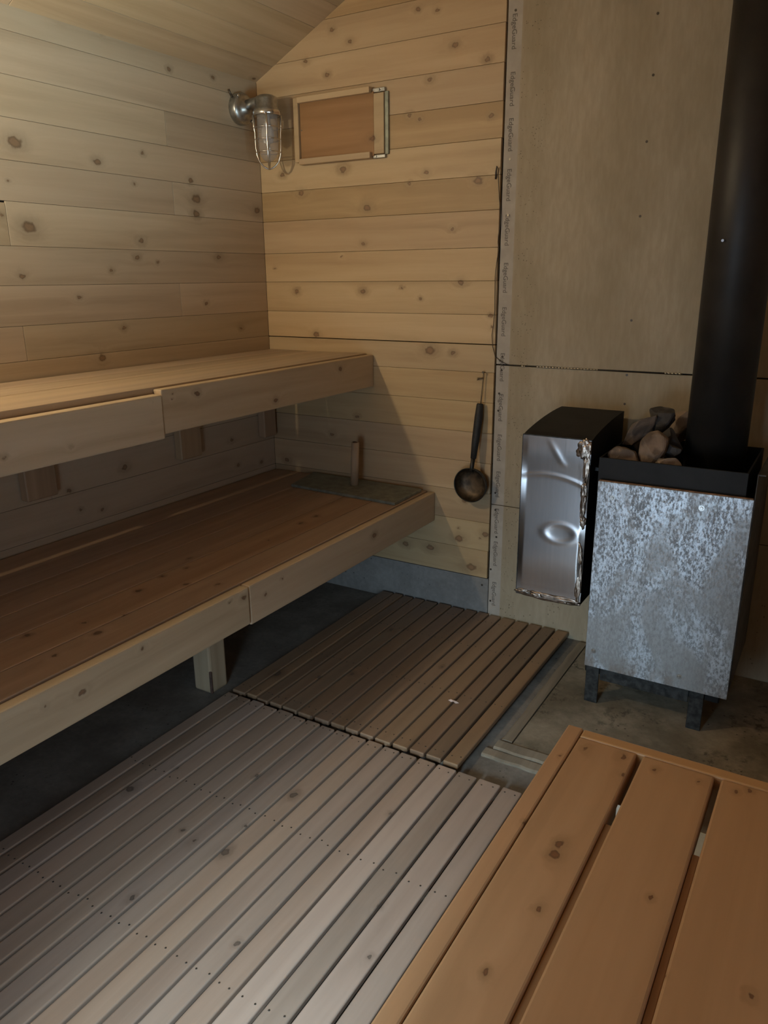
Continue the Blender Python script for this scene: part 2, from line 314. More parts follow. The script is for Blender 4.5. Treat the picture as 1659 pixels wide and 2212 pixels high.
def galvanised():
    N = NT('galvanised_sheet'); P = N.pos()
    st = N.noise(N.scale(P, (34, 34, 5.0)), 1.0, 5, 0.65)
    fine = N.noise(N.scale(P, (1, 1, 0.5)), 170.0, 3, 0.65)
    big = N.noise(N.scale(P, (1, 1, 0.75)), 4.2, 5, 0.6, 0.6)
    sp = N.n('ShaderNodeTexVoronoi', {'Vector': N.scale(P, (1, 1, 0.7)), 'Scale': 30.0}).outputs['Distance']
    spot = N.mapr(sp, 0.06, 0.16, 0.5, 0.0)
    k = N.math('ADD', N.math('MULTIPLY', st, 0.30), N.math('MULTIPLY', fine, 0.70))
    col = N.mix(N.mapr(k, 0.40, 0.60, 0, 1), (0.27, 0.285, 0.30), (0.66, 0.72, 0.78))
    col = N.mix(N.mapr(big, 0.44, 0.56, 0.85, 0.0), col, (0.36, 0.36, 0.355))
    col = N.mix(spot, col, (0.22, 0.21, 0.20))
    sep = N.n('ShaderNodeSeparateXYZ', {0: P})
    rust = N.math('MULTIPLY', N.mapr(sep.outputs[2], 0.17, 0.26, 1.0, 0.0), N.mapr(N.noise(N.scale(P, (1, 1, 0.4)), 18.0, 4), 0.45, 0.65, 0, 0.6))
    col = N.mix(rust, col, (0.25, 0.19, 0.14))
    N.set(Base_Color=col, Metallic=0.75, Roughness=N.mapr(k, 0.35, 0.65, 0.62, 0.40)); N.bump(fine, 0.25, 0.0008)
    return N.m
M_galv = galvanised()
M_steel = NT('dented_stainless'); _P = M_steel.pos()
_l = M_steel.noise(M_steel.scale(_P, (90, 90, 3)), 1.0, 4, 0.6)
_q = M_steel.noise(M_steel.scale(_P, (14, 14, 1.6)), 1.0, 5, 0.65)
M_steel.set(Base_Color=M_steel.mix(M_steel.mapr(_q, 0.60, 0.68, 0, 0.55), M_steel.mix(_l, (0.50, 0.50, 0.51), (0.64, 0.64, 0.65)), (0.26, 0.22, 0.18)), Metallic=1.0, Roughness=0.27)
M_steel = M_steel.m
M_weld = plain('scorched_solder', (0.36, 0.30, 0.25), 0.30, 0.9, var=0.5, vs=40, bump=0.8)
M_black = plain('black_painted_steel', (0.011, 0.011, 0.011), 0.6, 0.0, 0.3, var=0.35, vs=9, bump=0.05)
M_flue = plain('black_flue_steel', (0.024, 0.021, 0.018), 0.5, 0.2, var=0.25, vs=6)
M_legs = plain('worn_black_steel', (0.034, 0.034, 0.032), 0.5, 0.4, var=0.6, vs=50, bump=0.1)
M_cast = plain('cast_aluminium', (0.46, 0.46, 0.45), 0.34, 1.0, var=0.15, vs=60, bump=0.1)
M_wire = plain('polished_guard_wire', (0.72, 0.70, 0.67), 0.22, 1.0)
M_rust = plain('rusty_lip', (0.30, 0.17, 0.10), 0.7, 0.3, var=0.5, vs=50)
M_sides = plain('dull_brown_sheet', (0.06, 0.052, 0.045), 0.5, 0.4, var=0.5, vs=14)
M_zinc = plain('zinc_sheet', (0.30, 0.315, 0.26), 0.55, 0.6, var=0.2, vs=30)
M_ladle = plain('tarnished_ladle', (0.03, 0.026, 0.02), 0.45, 0.5, var=0.5, vs=30)
M_ladin = plain('ladle_inside', (0.085, 0.055, 0.03), 0.5, 0.5, var=0.7, vs=24)
M_grip = plain('black_grip', (0.028, 0.026, 0.024), 0.6, spec=0.35, var=0.2, vs=60)
M_cord = plain('dark_wire', (0.05, 0.04, 0.03), 0.6)
M_braid = plain('metal_braid', (0.75, 0.66, 0.50), 0.25, 1.0)
M_string = plain('brown_string', (0.10, 0.07, 0.04), 0.8)
M_ink = plain('grey_ink', (0.15, 0.13, 0.11), 0.8, spec=0.1)
M_white = plain('pale_painted_board', (0.62, 0.64, 0.60), 0.6, var=0.06)
M_paper = plain('torn_paper', (0.75, 0.62, 0.56), 0.8)
def stone(name, a, b):
    N = NT(name); P = N.pos()
    v = N.noise(P, 26.0, 6, 0.7); w = N.noise(P, 7.0, 3)
    N.set(Base_Color=N.mix(N.mapr(w, 0.5, 0.56, 0, 1), N.mix(v, a, b), N.mix(v, b, tuple(min(1, q*1.7) for q in b))), Roughness=0.85)
    N.bump(v, 0.5, 0.004); return N.m
M_st1 = stone('dark_stone', (0.03, 0.028, 0.026), (0.07, 0.062, 0.055))
M_st2 = stone('brown_stone', (0.075, 0.055, 0.042), (0.17, 0.12, 0.085))
M_st3 = stone('buff_stone', (0.11, 0.085, 0.065), (0.24, 0.18, 0.13))
def glassy():
    m = bpy.data.materials.new('clear_jar_glass'); m.use_nodes = True; t = m.node_tree; t.nodes.clear()
    o = t.nodes.new('ShaderNodeOutputMaterial'); mx = t.nodes.new('ShaderNodeMixShader'); tr = t.nodes.new('ShaderNodeBsdfTransparent'); g = t.nodes.new('ShaderNodeBsdfPrincipled')
    g.inputs['Base Color'].default_value = (0.55, 0.52, 0.50, 1); g.inputs['Roughness'].default_value = 0.08
    tr.inputs[0].default_value = (0.93, 0.93, 0.92, 1); mx.inputs[0].default_value = 0.30
    t.links.new(tr.outputs[0], mx.inputs[1]); t.links.new(g.outputs[0], mx.inputs[2]); t.links.new(mx.outputs[0], o.inputs[0]); return m
M_glass = glassy()
def emit(name, col, st):
    m = bpy.data.materials.new(name); m.use_nodes = True; p = m.node_tree.nodes['Principled BSDF']
    p.inputs['Base Color'].default_value = (*col, 1); p.inputs['Emission Color'].default_value = (*col, 1); p.inputs['Emission Strength'].default_value = st; return m
M_bulb_on = emit('lit_bulb', LAMP_COL, LAMP_STRENGTH)
M_bulb = plain('frosted_bulb', (0.62, 0.58, 0.56), 0.35)

# ------------------------------------------------------------------ room shell
SEAM = [0.200, 0.329, 0.460, 0.595, 0.729, 0.860, 0.991, 1.117, 1.233, 1.351, 1.484, 1.611, 1.751, 1.877, 2.006, 2.133, 2.262, 2.392, 2.522, 2.652, 2.782, 2.912, 3.042, 3.172]
def struct(o): o['kind'] = 'structure'; return o
RIDGE_X = 1.55; EAVE = 2.335; SL = 0.4959
def roof(x): return EAVE + SL*min(x, XR-x)
G = 0.0007
# floor slab
struct(MB().box(-0.3, XR+0.3, YF-1.2, 0.3, -0.2, 0.0).build('floor', M_floor))
# left wall: boards with butt joints
mb = MB(); TH = 0.02
mb.mi = 1; mb.box(-0.25, -0.004, YF, 0.15, 0, EAVE+0.06); mb.mi = 0
JN = {4: [-1.292], 8: [-1.311], 9: [-0.564], 11: [-1.312], 12: [-0.558], 14: [-0.568], 6: [-0.9], 10: [-2.1], 13: [-1.9]}
for i in range(len(SEAM)-1):
    z0, z1 = SEAM[i], SEAM[i+1]
    if z0 > EAVE: break
    z1 = min(z1, EAVE+0.03)
    cuts = [0.0] + JN.get(i, []) + [(-2.6, -1.9, -2.35)[i % 3]] + [YF]
    for a, b in zip(cuts, cuts[1:]):
        gz = 0.006 if (i == 11 and a < -0.5) else G
        mb.box(-TH, 0.0, b+0.0006, a-0.0006, z0+0.0003, z1-gz, bev=0.0009)
wl = struct(mb.build('wall_left', [M_left, M_dark]))
o = MB().box(-0.12, 0.004, YF, 0.0, 0.0, 0.199, bev=0.003).build('curb', M_curb, wl)
# back wall: boards left of the heater
XP = 1.1935
mb = MB(); mb.mi = 1; mb.box(-0.15, XR+0.15, 0.016, 0.2, 0, 3.2); mb.mi = 0
for i in range(len(SEAM)-1):
    z0, z1 = SEAM[i], SEAM[i+1]
    mb.box(0.0, XP-0.004-random.random()*0.004, 0.0, 0.02, z0+0.0004, z1-(0.0035 if i in (7,) else G), bev=0.0009)
wb = struct(mb.build('wall_back', [M_back, M_dark]))
MB().box(0.0, XP-0.001, 0.001, 0.018, 0.0, 0.197, bev=0.001).build('curb', M_curb, wb)
for (x0, x1, z0, z1) in ((XP+0.002, XR, 0.0, 0.549), (XP+0.002, XR, 0.552, 1.149), (XP+0.002, XR, 1.155, 3.15)):
    MB().box(x0, x1, 0.0015, 0.015, z0, z1, bev=0.001).build('cement_board', M_cb, wb, 'tan cement board with printed pale edge')
mb = MB()
for (x, z) in NAILS: mb.cyl((x, 0.0026, z), (x, 0.0004, z), 0.0045, 0.0045, 12)
mb.build('nail_heads', M_nail, wb)
# printed lettering along the board edge
lt = bmesh.new()
for (x, z) in LETT:
    cu = bpy.data.curves.new('lettering', 'FONT'); cu.body = 'EdgeGuard'; cu.size = 0.026; cu.extrude = 0.0002
    ob = bpy.data.objects.new('lettering', cu); link(ob); bpy.context.view_layer.update()
    me = bpy.data.meshes.new_from_object(ob)
    me.transform(Matrix.Translation((1.214, 0.0009, z)) @ Matrix.Rotation(math.radians(90), 4, 'Y') @ Matrix.Rotation(math.radians(90), 4, 'X'))
    lt.from_mesh(me); bpy.data.objects.remove(ob); bpy.data.curves.remove(cu); bpy.data.meshes.remove(me)
me = bpy.data.meshes.new('lettering'); lt.to_mesh(me); lt.free(); me.materials.append(M_ink)
o = bpy.data.objects.new('lettering', me); link(o); o.parent = wb; o['label'] = 'faint grey printed word repeated down the board edge'
# right wall, front wall with door opening, ceiling
mb = MB(); mb.mi = 1
mb.box(XR+0.02, XR+0.04, YF, 0.15, 0, WIN[2]-0.01); mb.box(XR+0.02, XR+0.04, YF, 0.15, WIN[3]+0.01, EAVE+0.06)
mb.box(XR+0.02, XR+0.04, YF, WIN[0], WIN[2]-0.01, WIN[3]+0.01); mb.box(XR+0.02, XR+0.04, WIN[1], 0.15, WIN[2]-0.01, WIN[3]+0.01); mb.mi = 0
for z0, z1 in zip([0.0]+SEAM, SEAM):
    if z0 >= EAVE: break
    if z1 > WIN[2]+0.02 and z0 < WIN[3]-0.02:
        mb.box(XR, XR+0.02, YF, WIN[0], z0, z1-G, bev=0.0016); mb.box(XR, XR+0.02, WIN[1], 0.0, z0, z1-G, bev=0.0016)
    else: mb.box(XR, XR+0.02, YF, 0.0, z0, min(z1, EAVE+0.03)-G, bev=0.0016)
struct(mb.build('wall_right', [M_side, M_dark]))
mb = MB()
for z0, z1 in zip([0.0]+SEAM, SEAM):
    if z1 <= DOOR[3] + 0.05:
        mb.box(0, DOOR[0], YF-0.05, YF, z0, z1-G, bev=0.0016); mb.box(DOOR[1], XR, YF-0.05, YF, z0, z1-G, bev=0.0016)
    else:
        mb.box(0, XR, YF-0.05, YF, z0, z1-G, bev=0.0016)
struct(mb.build('wall_front', M_front))
mb = MB(); ang = math.atan(SL)
for side in (0, 1):
    L = (RIDGE_X+0.02)/math.cos(ang); n = int(L/0.13)+1
    for k in range(n):
        a, b = k*0.13-0.02, (k+1)*0.13-0.02-G
        if side == 0: Mx = Matrix.Translation((0, 0, EAVE)) @ Matrix.Rotation(-ang, 4, 'Y')
        else: Mx = Matrix.Translation((XR, 0, EAVE)) @ Matrix.Rotation(ang, 4, 'Y') @ Matrix.Scale(-1, 4, (1, 0, 0))
        js = [YF-0.02, (-1.2, -2.3, -1.7, -2.9)[k % 4], 0.02]
        for c, d in zip(js, js[1:]): mb.box(a, min(b, L), c, d-0.001, 0.0, 0.02, bev=0.0016, mat=Mx)
mb.mi = 1
mb.box(-0.02, (RIDGE_X+0.05)/math.cos(ang), YF-0.05, 0.1, 0.021, 0.06, mat=Matrix.Translation((0, 0, EAVE)) @ Matrix.Rotation(-ang, 4, 'Y'))
mb.box(-0.02, (RIDGE_X+0.05)/math.cos(ang), YF-0.05, 0.1, 0.021, 0.06, mat=Matrix.Translation((XR, 0, EAVE)) @ Matrix.Rotation(ang, 4, 'Y') @ Matrix.Scale(-1, 4, (1, 0, 0)))
struct(mb.build('ceiling', [M_ceil, M_dark]))

# ------------------------------------------------------------------ upper bench
UB = empty('upper_bench', (0.3, -1.6, 1.0), 'pine upper bench fixed high along the left wall, its front board made of two lengths', 'bench')
ZU = 1.171; YE = YF+0.01
xs = [0.010, 0.153, 0.301, 0.451, 0.563]
for k in range(4):
    gap = 0.0055
    MB().box(xs[k], xs[k+1]-gap if k < 3 else xs[k+1], YE, -0.004, ZU-0.036, ZU-(0.0 if k != 3 else -0.002), bev=0.003, seg=2).build('slat', M_ubt, UB)
MB().box(0.564, 0.601, -1.272, -0.003, ZU-0.146, ZU-0.004, bev=0.004, seg=2).build('fascia_board', M_ubf, UB)
MB().box(0.566, 0.607, YE, -1.275, ZU-0.160, ZU-0.018, bev=0.006, seg=2).build('fascia_board', M_ubf, UB, 'paler front board set slightly lower, split at its end')
for y in (-0.045, -0.60, -1.34, -2.1, -2.9):
    c = MB(); c.box(0.002, 0.042, y-0.075, y+0.015 if y > -0.1 else y+0.05, 0.752, ZU-0.14, bev=0.004); c.build('cleat', M_cleat, UB)
    MB().box(0.002, 0.56, y-0.06, y-0.022, ZU-0.036-0.09, ZU-0.0365, bev=0.003).build('cross_joist', M_cleat, UB)

# ------------------------------------------------------------------ lower bench
LB = empty('lower_bench', (0.5, -1.6, 0.0), 'wide dark brown pine lower bench with pale front boards on a square post', 'bench')
ZL = 0.570
xb = [0.012, 0.160, 0.309, 0.457, 0.606, 0.755, 0.884]
for k in range(6):
    MB().box(xb[k], xb[k+1]-0.0045, YE, -0.004, ZL-0.037, ZL, bev=0.0025, seg=2).build('slat', M_lbt, LB)
MB().box(0.885, 0.921, -1.278, -0.003, ZL-0.137, ZL-0.002, bev=0.005, seg=2).build('fascia_board', M_lbf, LB)
MB().box(0.887, 0.925, YE, -1.2835, ZL-0.129, ZL-0.001, bev=0.006, seg=2).build('fascia_board', M_lbf, LB, 'pale front board with a dark knot hole at its end')
for y in (-1.128, -2.7):
    p = MB(); p.box(0.478, 0.566, y, y+0.088, 0.0, ZL-0.038, bev=0.008, seg=2)
    q = p.build('post', M_post, LB)
    if y > -2:
        MB().box(0.552, 0.5675, y-0.0015, y+0.014, 0.335, 0.392, bev=0.003).build('bark_patch', M_bark, q, 'upper strip of bark left on the post corner')
        MB().box(0.556, 0.5675, y-0.0015, y+0.011, 0.0, 0.095, bev=0.004).build('bark_patch', M_bark, q, 'lower strip of bark left on the post corner')
for y in (-0.1, -0.6, -1.09, -1.7, -2.3, -2.9):
    MB().box(0.01, 0.884, y-0.019, y+0.019, ZL-0.037-0.088, ZL-0.0375, bev=0.003).build('cross_joist', M_cleat, LB)

# ------------------------------------------------------------------ duckboards
def duckboard(y0, y1, edges, label, nails_y, z=0.037, th=0.018):
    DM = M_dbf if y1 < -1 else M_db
    R = empty('duckboard', ((edges[0]+edges[-1])/2, (y0+y1)/2, 0.0), label, 'duckboard', 'slatted floor duckboards')
    for a, b in zip(edges, edges[1:]):
        j0 = random.uniform(-0.004, 0.004); j1 = random.uniform(-0.005, 0.004)
        gap = 0.008
        m = MB(); dz = random.uniform(-0.001, 0.001)
        m.box(a+gap*0.5, b-gap*0.5, y0+j0, y1+j1, z-th+dz, z+dz, bev=0.0040, seg=3)
        m.mi = 1
        for ny in nails_y:
            for q in (0.27, 0.73):
                x = a+(b-a)*q + random.uniform(-0.003, 0.003); yy = ny+random.uniform(-0.006, 0.006)
                m.cyl((x, yy, z+dz-0.0005), (x, yy, z+dz+0.0007), 0.0030, 0.0022, 8, bid=0.5)
        m.build('slat', [DM, M_nail], R)
    for ny in nails_y:
        MB().box(edges[0]+0.02, edges[-1]-0.02, ny-0.015, ny+0.015, 0.0, z-th-0.002, bev=0.002).build('runner', M_old, R)
    return R
eb = [0.645, 0.712, 0.765, 0.822, 0.882, 0.952, 1.022, 1.090, 1.153, 1.211, 1.271, 1.338, 1.401, 1.461, 1.522, 1.582]
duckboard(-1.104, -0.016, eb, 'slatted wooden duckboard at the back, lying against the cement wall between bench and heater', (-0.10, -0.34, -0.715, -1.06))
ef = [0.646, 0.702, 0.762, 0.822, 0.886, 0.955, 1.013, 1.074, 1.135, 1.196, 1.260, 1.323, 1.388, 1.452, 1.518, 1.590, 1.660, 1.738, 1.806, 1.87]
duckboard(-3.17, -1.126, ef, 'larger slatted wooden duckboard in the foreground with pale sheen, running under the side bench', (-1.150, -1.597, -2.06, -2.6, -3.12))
# dark notch knocked out of one slat edge and a paper scrap
pp = MB(); v = []
for i, (a, r) in enumerate([(0, 1), (0.9, .55), (1.5, .7), (2.4, .9), (3.2, 1), (4.0, .6), (4.7, .35), (5.5, .75)]):
    v.append((a, r))
bmv = [pp.bm.verts.new((1.403+0.021*r*math.cos(a), -0.773+0.011*r*math.sin(a), 0.0395+0.002*math.sin(3*a))) for a, r in v]
f = pp.bm.faces.new(bmv); ex = bmesh.ops.extrude_face_region(pp.bm, geom=[f]); bmesh.ops.translate(pp.bm, verts=[g for g in ex['geom'] if isinstance(g, bmesh.types.BMVert)], vec=(0, 0, 0.0008))
tag(pp.build('paper_scrap', M_paper), 'small torn scrap of pinkish paper on the back duckboard', 'paper')

# ------------------------------------------------------------------ hearth area
tag(MB().box(1.667, XR-0.005, -0.872, -0.002, 0.0, 0.010, bev=0.002).build('hearth_slab', M_pad), 'gritty tan cement slab under the black heater', 'slab')
def rough_strip(name, x0, x1, y0, y1, z1, label, cat, along):
    m = MB(); n = 40
    rows = []
    for i in range(n+1):
        t = i/n; j = noise.noise(Vector((t*9, x0*7, y0*3)))*0.006; j2 = noise.noise(Vector((t*14, 5+x0*7, y0*3)))*0.005
        if along == 'Y': a = (x0+j, y0+(y1-y0)*t); b = (x1-0.0+j2*0.2, y0+(y1-y0)*t)
        else: a = (x0+(x1-x0)*t, y0+j+j2); b = (x0+(x1-x0)*t, y1+j2*0.2)
        h = z1+j2*0.3
        rows.append([m.bm.verts.new((*a, 0.0)), m.bm.verts.new((*a, h*0.7)), m.bm.verts.new((a[0]*0.85+b[0]*0.15, a[1]*0.85+b[1]*0.15, h)), m.bm.verts.new((*b, z1)), m.bm.verts.new((*b, 0.0))])
    for A, B in zip(rows, rows[1:]):
        for k in range(4): m.bm.faces.new((A[k], A[k+1], B[k+1], B[k]))
    m.bm.faces.new(rows[0]); m.bm.faces.new(rows[-1])
    return tag(m.build(name, M_old), label, cat)
rough_strip('wood_strip', 1.627, 1.664, -0.862, -0.03, 0.012, 'grey weathered wooden strip along the left edge of the cement slab', 'wood strip', 'Y')
rough_strip('wood_strip', 1.622, 2.30, -0.925, -0.876, 0.014, 'splintered wooden strip along the front edge of the cement slab', 'wood strip', 'X')
rough_strip('wood_strip', 1.600, 2.2, -0.972, -0.930, 0.010, 'rotten flaking outer strip of wood next to the side bench', 'wood strip', 'X')
tag(MB().box(2.0, 2.5, -1.15, -0.978, 0.0, 0.016, bev=0.002).build('white_board', M_white), 'pale white board on the floor, seen through the gaps of the side bench', 'board')

# ------------------------------------------------------------------ side bench (foreground)
RB = empty('side_bench', (2.5, -2.4, 0.0), 'orange-brown pine side bench in the right foreground with wide slats', 'bench')
ZR = 0.576
MB().box(2.043, 2.0765, YF+0.01, -1.538, ZR-0.137, ZR, bev=0.004, seg=2).build('fascia_board', M_rbx if False else M_rb, RB)
MB().box(2.078, XR-0.01, -1.572, -1.541, ZR-0.137, ZR+0.0005, bev=0.004, seg=2).build('end_board', M_rbx, RB)
xr = [2.078, 2.196, 2.2085, 2.343, 2.3555, 2.490, 2.5025, 2.637, 2.650, 2.785, 2.797, 2.93, 2.942, 3.08]
for a, b in zip(xr[::2], xr[1::2]):
    MB().box(a, b, YF+0.01, -1.573, ZR-0.037, ZR-0.0005, bev=0.004, seg=2, bid=0.40+0.004*xr.index(a)).build('slat', M_rb, RB)
for (x, y) in ((2.10, -1.62), (2.10, -3.12), (2.95, -1.62), (2.95, -3.12)):
    MB().box(x-0.02, x+0.068, y-0.044, y+0.044, 0.0, ZR-0.038, bev=0.006).build('leg', M_post, RB)
for x in (2.2022, 2.3492, 2.4962): MB().box(x-0.0055, x+0.0055, -3.1, -1.80, ZR-0.030, ZR-0.010, bev=0.001).build('batten', M_rb, RB)
for y in (-1.76, -2.4, -3.0):
    MB().box(2.08, 3.08, y-0.019, y+0.019, ZR-0.145, ZR-0.057, bev=0.003).build('cross_joist', M_rbx, RB)

# ------------------------------------------------------------------ heater
H0 = 0.010
HT = empty('sauna_heater', (2.0, -0.28, H0), 'black wood-burning sauna heater with galvanised shields, standing on four angle-iron legs', 'heater')
bx0, bx1, by0, by1 = 1.782, 2.236, -0.490, -0.075
body = MB(); body.box(bx0, bx1, by0+0.02, by1, 0.125, 0.80, bev=0.003); body.build('firebox', M_black, HT)
rim = MB(); zt = 0.925; w = 0.006
rim.box(bx0, bx1, by0, by0+w, 0.80, zt, bev=0.001); rim.box(bx0, bx1, by1-w, by1, 0.80, zt, bev=0.001)
rim.box(bx0, bx0+w, by0+w, by1-w, 0.80, zt, bev=0.001); rim.box(bx1-w, bx1, by0+w, by1-w, 0.80, zt, bev=0.001)
rim.build('rock_tray', M_black, HT, 'black open tray holding the stones')
for (x, y, sx, sy) in ((1.789, -0.4785, 1, 1), (2.143, -0.4785, 1, 1), (1.789, -0.095, 1, -1), (2.19, -0.095, -1, -1)):
    l = MB(); t = 0.006; a = 0.047
    l.box(min(x, x+sx*a), max(x, x+sx*a), min(y, y+sy*t), max(y, y+sy*t), H0, 0.20, bev=0.0015)
    l.box(min(x, x+sx*t), max(x, x+sx*t), min(y+sy*t, y+sy*a), max(y+sy*t, y+sy*a), H0, 0.17, bev=0.0015)
    l.build('leg', M_legs, HT)
MB().box(1.838, 2.14, -0.474, -0.467, 0.105, 0.166, bev=0.001).build('cross_bar', M_legs, HT)
# galvanised front shield
sh = MB(); sx0, sx1, sz0, sz1, sy = 1.791, 2.262, 0.172, 0.851, -0.515
sh.box(sx0, sx1, sy, sy+0.003, sz0, sz1, bev=0.001)
sh.box(sx0+0.004, sx1-0.004, sy+0.003, sy+0.014, sz1-0.0035, sz1-0.0005)
fs = sh.build('front_shield', M_galv, HT, 'stained galvanised front sheet')
lip = MB(); lip.box(sx0+0.002, sx1-0.002, sy+0.0035, sy+0.012, sz1-0.0004, sz1+0.0025, bev=0.001); lip.build('rusty_lip', M_rust, fs)
for (x, z) in ((1.842, 0.799), (2.118, 0.805), (1.820, 0.235), (2.110, 0.215)):
    s = MB(); s.cyl((x, sy, z), (x, sy-0.004, z), 0.0055, 0.004, 12); s.cyl((x, sy, z), (x, sy-0.0012, z), 0.009, 0.009, 16); s.build('screw', M_screw, fs)
for x in (1.842, 2.118):
    for z in (0.76, 0.235): MB().cyl((x, sy+0.003, z), (x, by0+0.0195, z), 0.005).build('spacer', M_screw, fs)
ss = MB(); ss.box(2.262, 2.265, sy+0.004, -0.09, sz0+0.03, 0.93, bev=0.001); ss.box(2.265, 2.285, sy+0.004, -0.09, 0.925, 0.93, bev=0.001)
ss.build('side_shield', M_sides, HT, 'dark stained sheet on the right side')
for y in (-0.40, -0.20): MB().box(bx1, 2.2622, y, y+0.02, 0.5, 0.52).build('spacer', M_legs, HT)
# ------------------------------------------------------------------ flue
FL = empty('flue_pipe', (2.098, -0.215, 0.80), 'wide black steel flue pipe rising from the heater to the roof', 'flue pipe')
fp = MB(); fr = 0.098
fp.cyl((2.098, -0.215, 0.8005), (2.098, -0.215, 2.775), fr, fr, 48); fp.build('pipe', M_flue, FL)
MB().lathe([(fr+0.001, 0.0), (fr+0.004, 0.0), (fr+0.004, 0.05), (fr+0.001, 0.055)], (2.098, -0.215, 0.8005), n=48).build('collar', M_black, FL)
MB().cyl((2.06, -0.305, 1.60), (2.06, -0.316, 1.60), 0.004).build('rivet', M_screw, FL)
# ------------------------------------------------------------------ water tank
TK = empty('water_tank', (1.63, -0.3, 0.38), 'narrow water tank with dented stainless front and black top, hung left of the heater', 'water tank')
tx0, tx1, ty0, ty1, tz0, tz1 = 1.512, 1.752, -0.486, -0.085, 0.383, 0.976
pr = [(ty0+0.004, tz0), (ty0+0.004, tz1)]
for i in range(1, 13):
    t = i/12; pr.append((ty0+0.004+(ty1-ty0-0.004)*t, tz1+0.040*math.sin(t*math.pi/2)**0.8))
pr.append((ty1, tz0))
m = MB()
A = [m.bm.verts.new((tx0, y, z)) for y, z in pr]; B = [m.bm.verts.new((tx1, y, z)) for y, z in pr]
m.bm.faces.new(A); m.bm.faces.new(B[::-1])
for k in range(len(pr)):
    k2 = (k+1) % len(pr); m.bm.faces.new((A[k], B[k], B[k2], A[k2]))
m.build('tank_shell', M_black, TK)
m = MB(); nx, nz = 64, 150; g = []
for j in range(nz+1):
    row = []
    for i in range(nx+1):
        x = tx0+(tx1-tx0)*i/nx; z = tz0+(tz1-tz0)*j/nz
        u, w_ = i/nx, j/nz; e = min(1, u*12)*min(1, (1-u)*12)*min(1, w_*14)*min(1, (1-w_)*14)
        h = TANKH(u, w_)
        row.append(m.bm.verts.new((x, ty0-h*e, z)))
    g.append(row)
for j in range(nz):
    for i in range(nx):
        f = m.bm.faces.new((g[j][i], g[j][i+1], g[j+1][i+1], g[j+1][i])); f.smooth = True
m.build('front_plate', M_steel, TK, 'dented brushed stainless plate', recalc=True)
# flanges around the plate
fl = MB(); fl.box(tx0-0.002, tx0, ty0-0.001, ty0+0.01, tz0, tz1).box(tx0, tx1, ty0-0.002, ty0+0.004, tz1-0.001, tz1+0.002).box(tx0, tx1, ty0-0.001, ty0+0.004, tz0-0.003, tz0+0.001)
fl.build('edge_trim', M_legs, TK)
m = MB()
def blob(cx, cz, rx, rz, th, seed):
    old = set(m.bm.faces)
    gg = bmesh.ops.create_icosphere(m.bm, subdivisions=4, radius=1.0)
    for v in gg['verts']:
        n = noise.noise(v.co*1.7+Vector((seed, seed*2, 0)))*0.5+noise.noise(v.co*4+Vector((seed, 0, 3)))*0.25
        q = v.co*(1+n); v.co = Vector((min(cx+q.x*rx, tx1+0.001), ty0-0.002+q.y*th, cz+q.z*rz))
    for f in [f for f in m.bm.faces if f not in old]: f.smooth = True; f[m.bid] = 0.5
for b in ((1.732, 0.945, 0.024, 0.035, 0.004, 1), (1.741, 0.885, 0.010, 0.05, 0.003, 2), (1.738, 0.80, 0.010, 0.03, 0.003, 3), (1.739, 0.745, 0.009, 0.045, 0.006, 4), (1.742, 0.69, 0.011, 0.02, 0.006, 5),
          (1.735, 0.57, 0.015, 0.045, 0.006, 6), (1.741, 0.47, 0.012, 0.07, 0.003, 7), (1.64, 0.388, 0.11, 0.012, 0.003, 8), (1.59, 0.392, 0.028, 0.010, 0.006, 9), (1.54, 0.393, 0.03, 0.008, 0.003, 10)): blob(*b)
m.build('solder_seam', M_weld, TK, 'lumpy scorched solder down the right edge')
for y in (-0.42, -0.20): MB().box(tx1-0.001, bx0-0.0005, y, y+0.04, 0.86, 0.872).build('hanger', M_legs, TK)

# ------------------------------------------------------------------ stones
def rock(name, c, s, seed, mat, label, rot=(0, 0, 0)):
    b = bmesh.new(); bmesh.ops.create_icosphere(b, subdivisions=4, radius=1.0)
    rnd = random.Random(seed); pls = []
    for _ in range(11):
        n = Vector((rnd.gauss(0, 1), rnd.gauss(0, 1), rnd.gauss(0, 1))).normalized(); pls.append((n, rnd.uniform(0.48, 0.80)))
    for v in b.verts:
        for n, d in pls:
            k = v.co.dot(n)
            if k > d: v.co -= n*(k-d)
        v.co *= 1.12+0.10*noise.noise(v.co*2.3+Vector((seed, 0, 0)))
    from mathutils import Euler
    bmesh.ops.transform(b, verts=b.verts[:], matrix=Euler([math.radians(a) for a in rot]).to_matrix().to_4x4() @ Matrix.Diagonal((*s, 1)))
    me = bpy.data.meshes.new(name); b.to_mesh(me); b.free(); me.materials.append(mat)
    o = bpy.data.objects.new(name, me); link(o); o.location = c
    return tag(o, label, 'stone', 'stones in the heater tray')
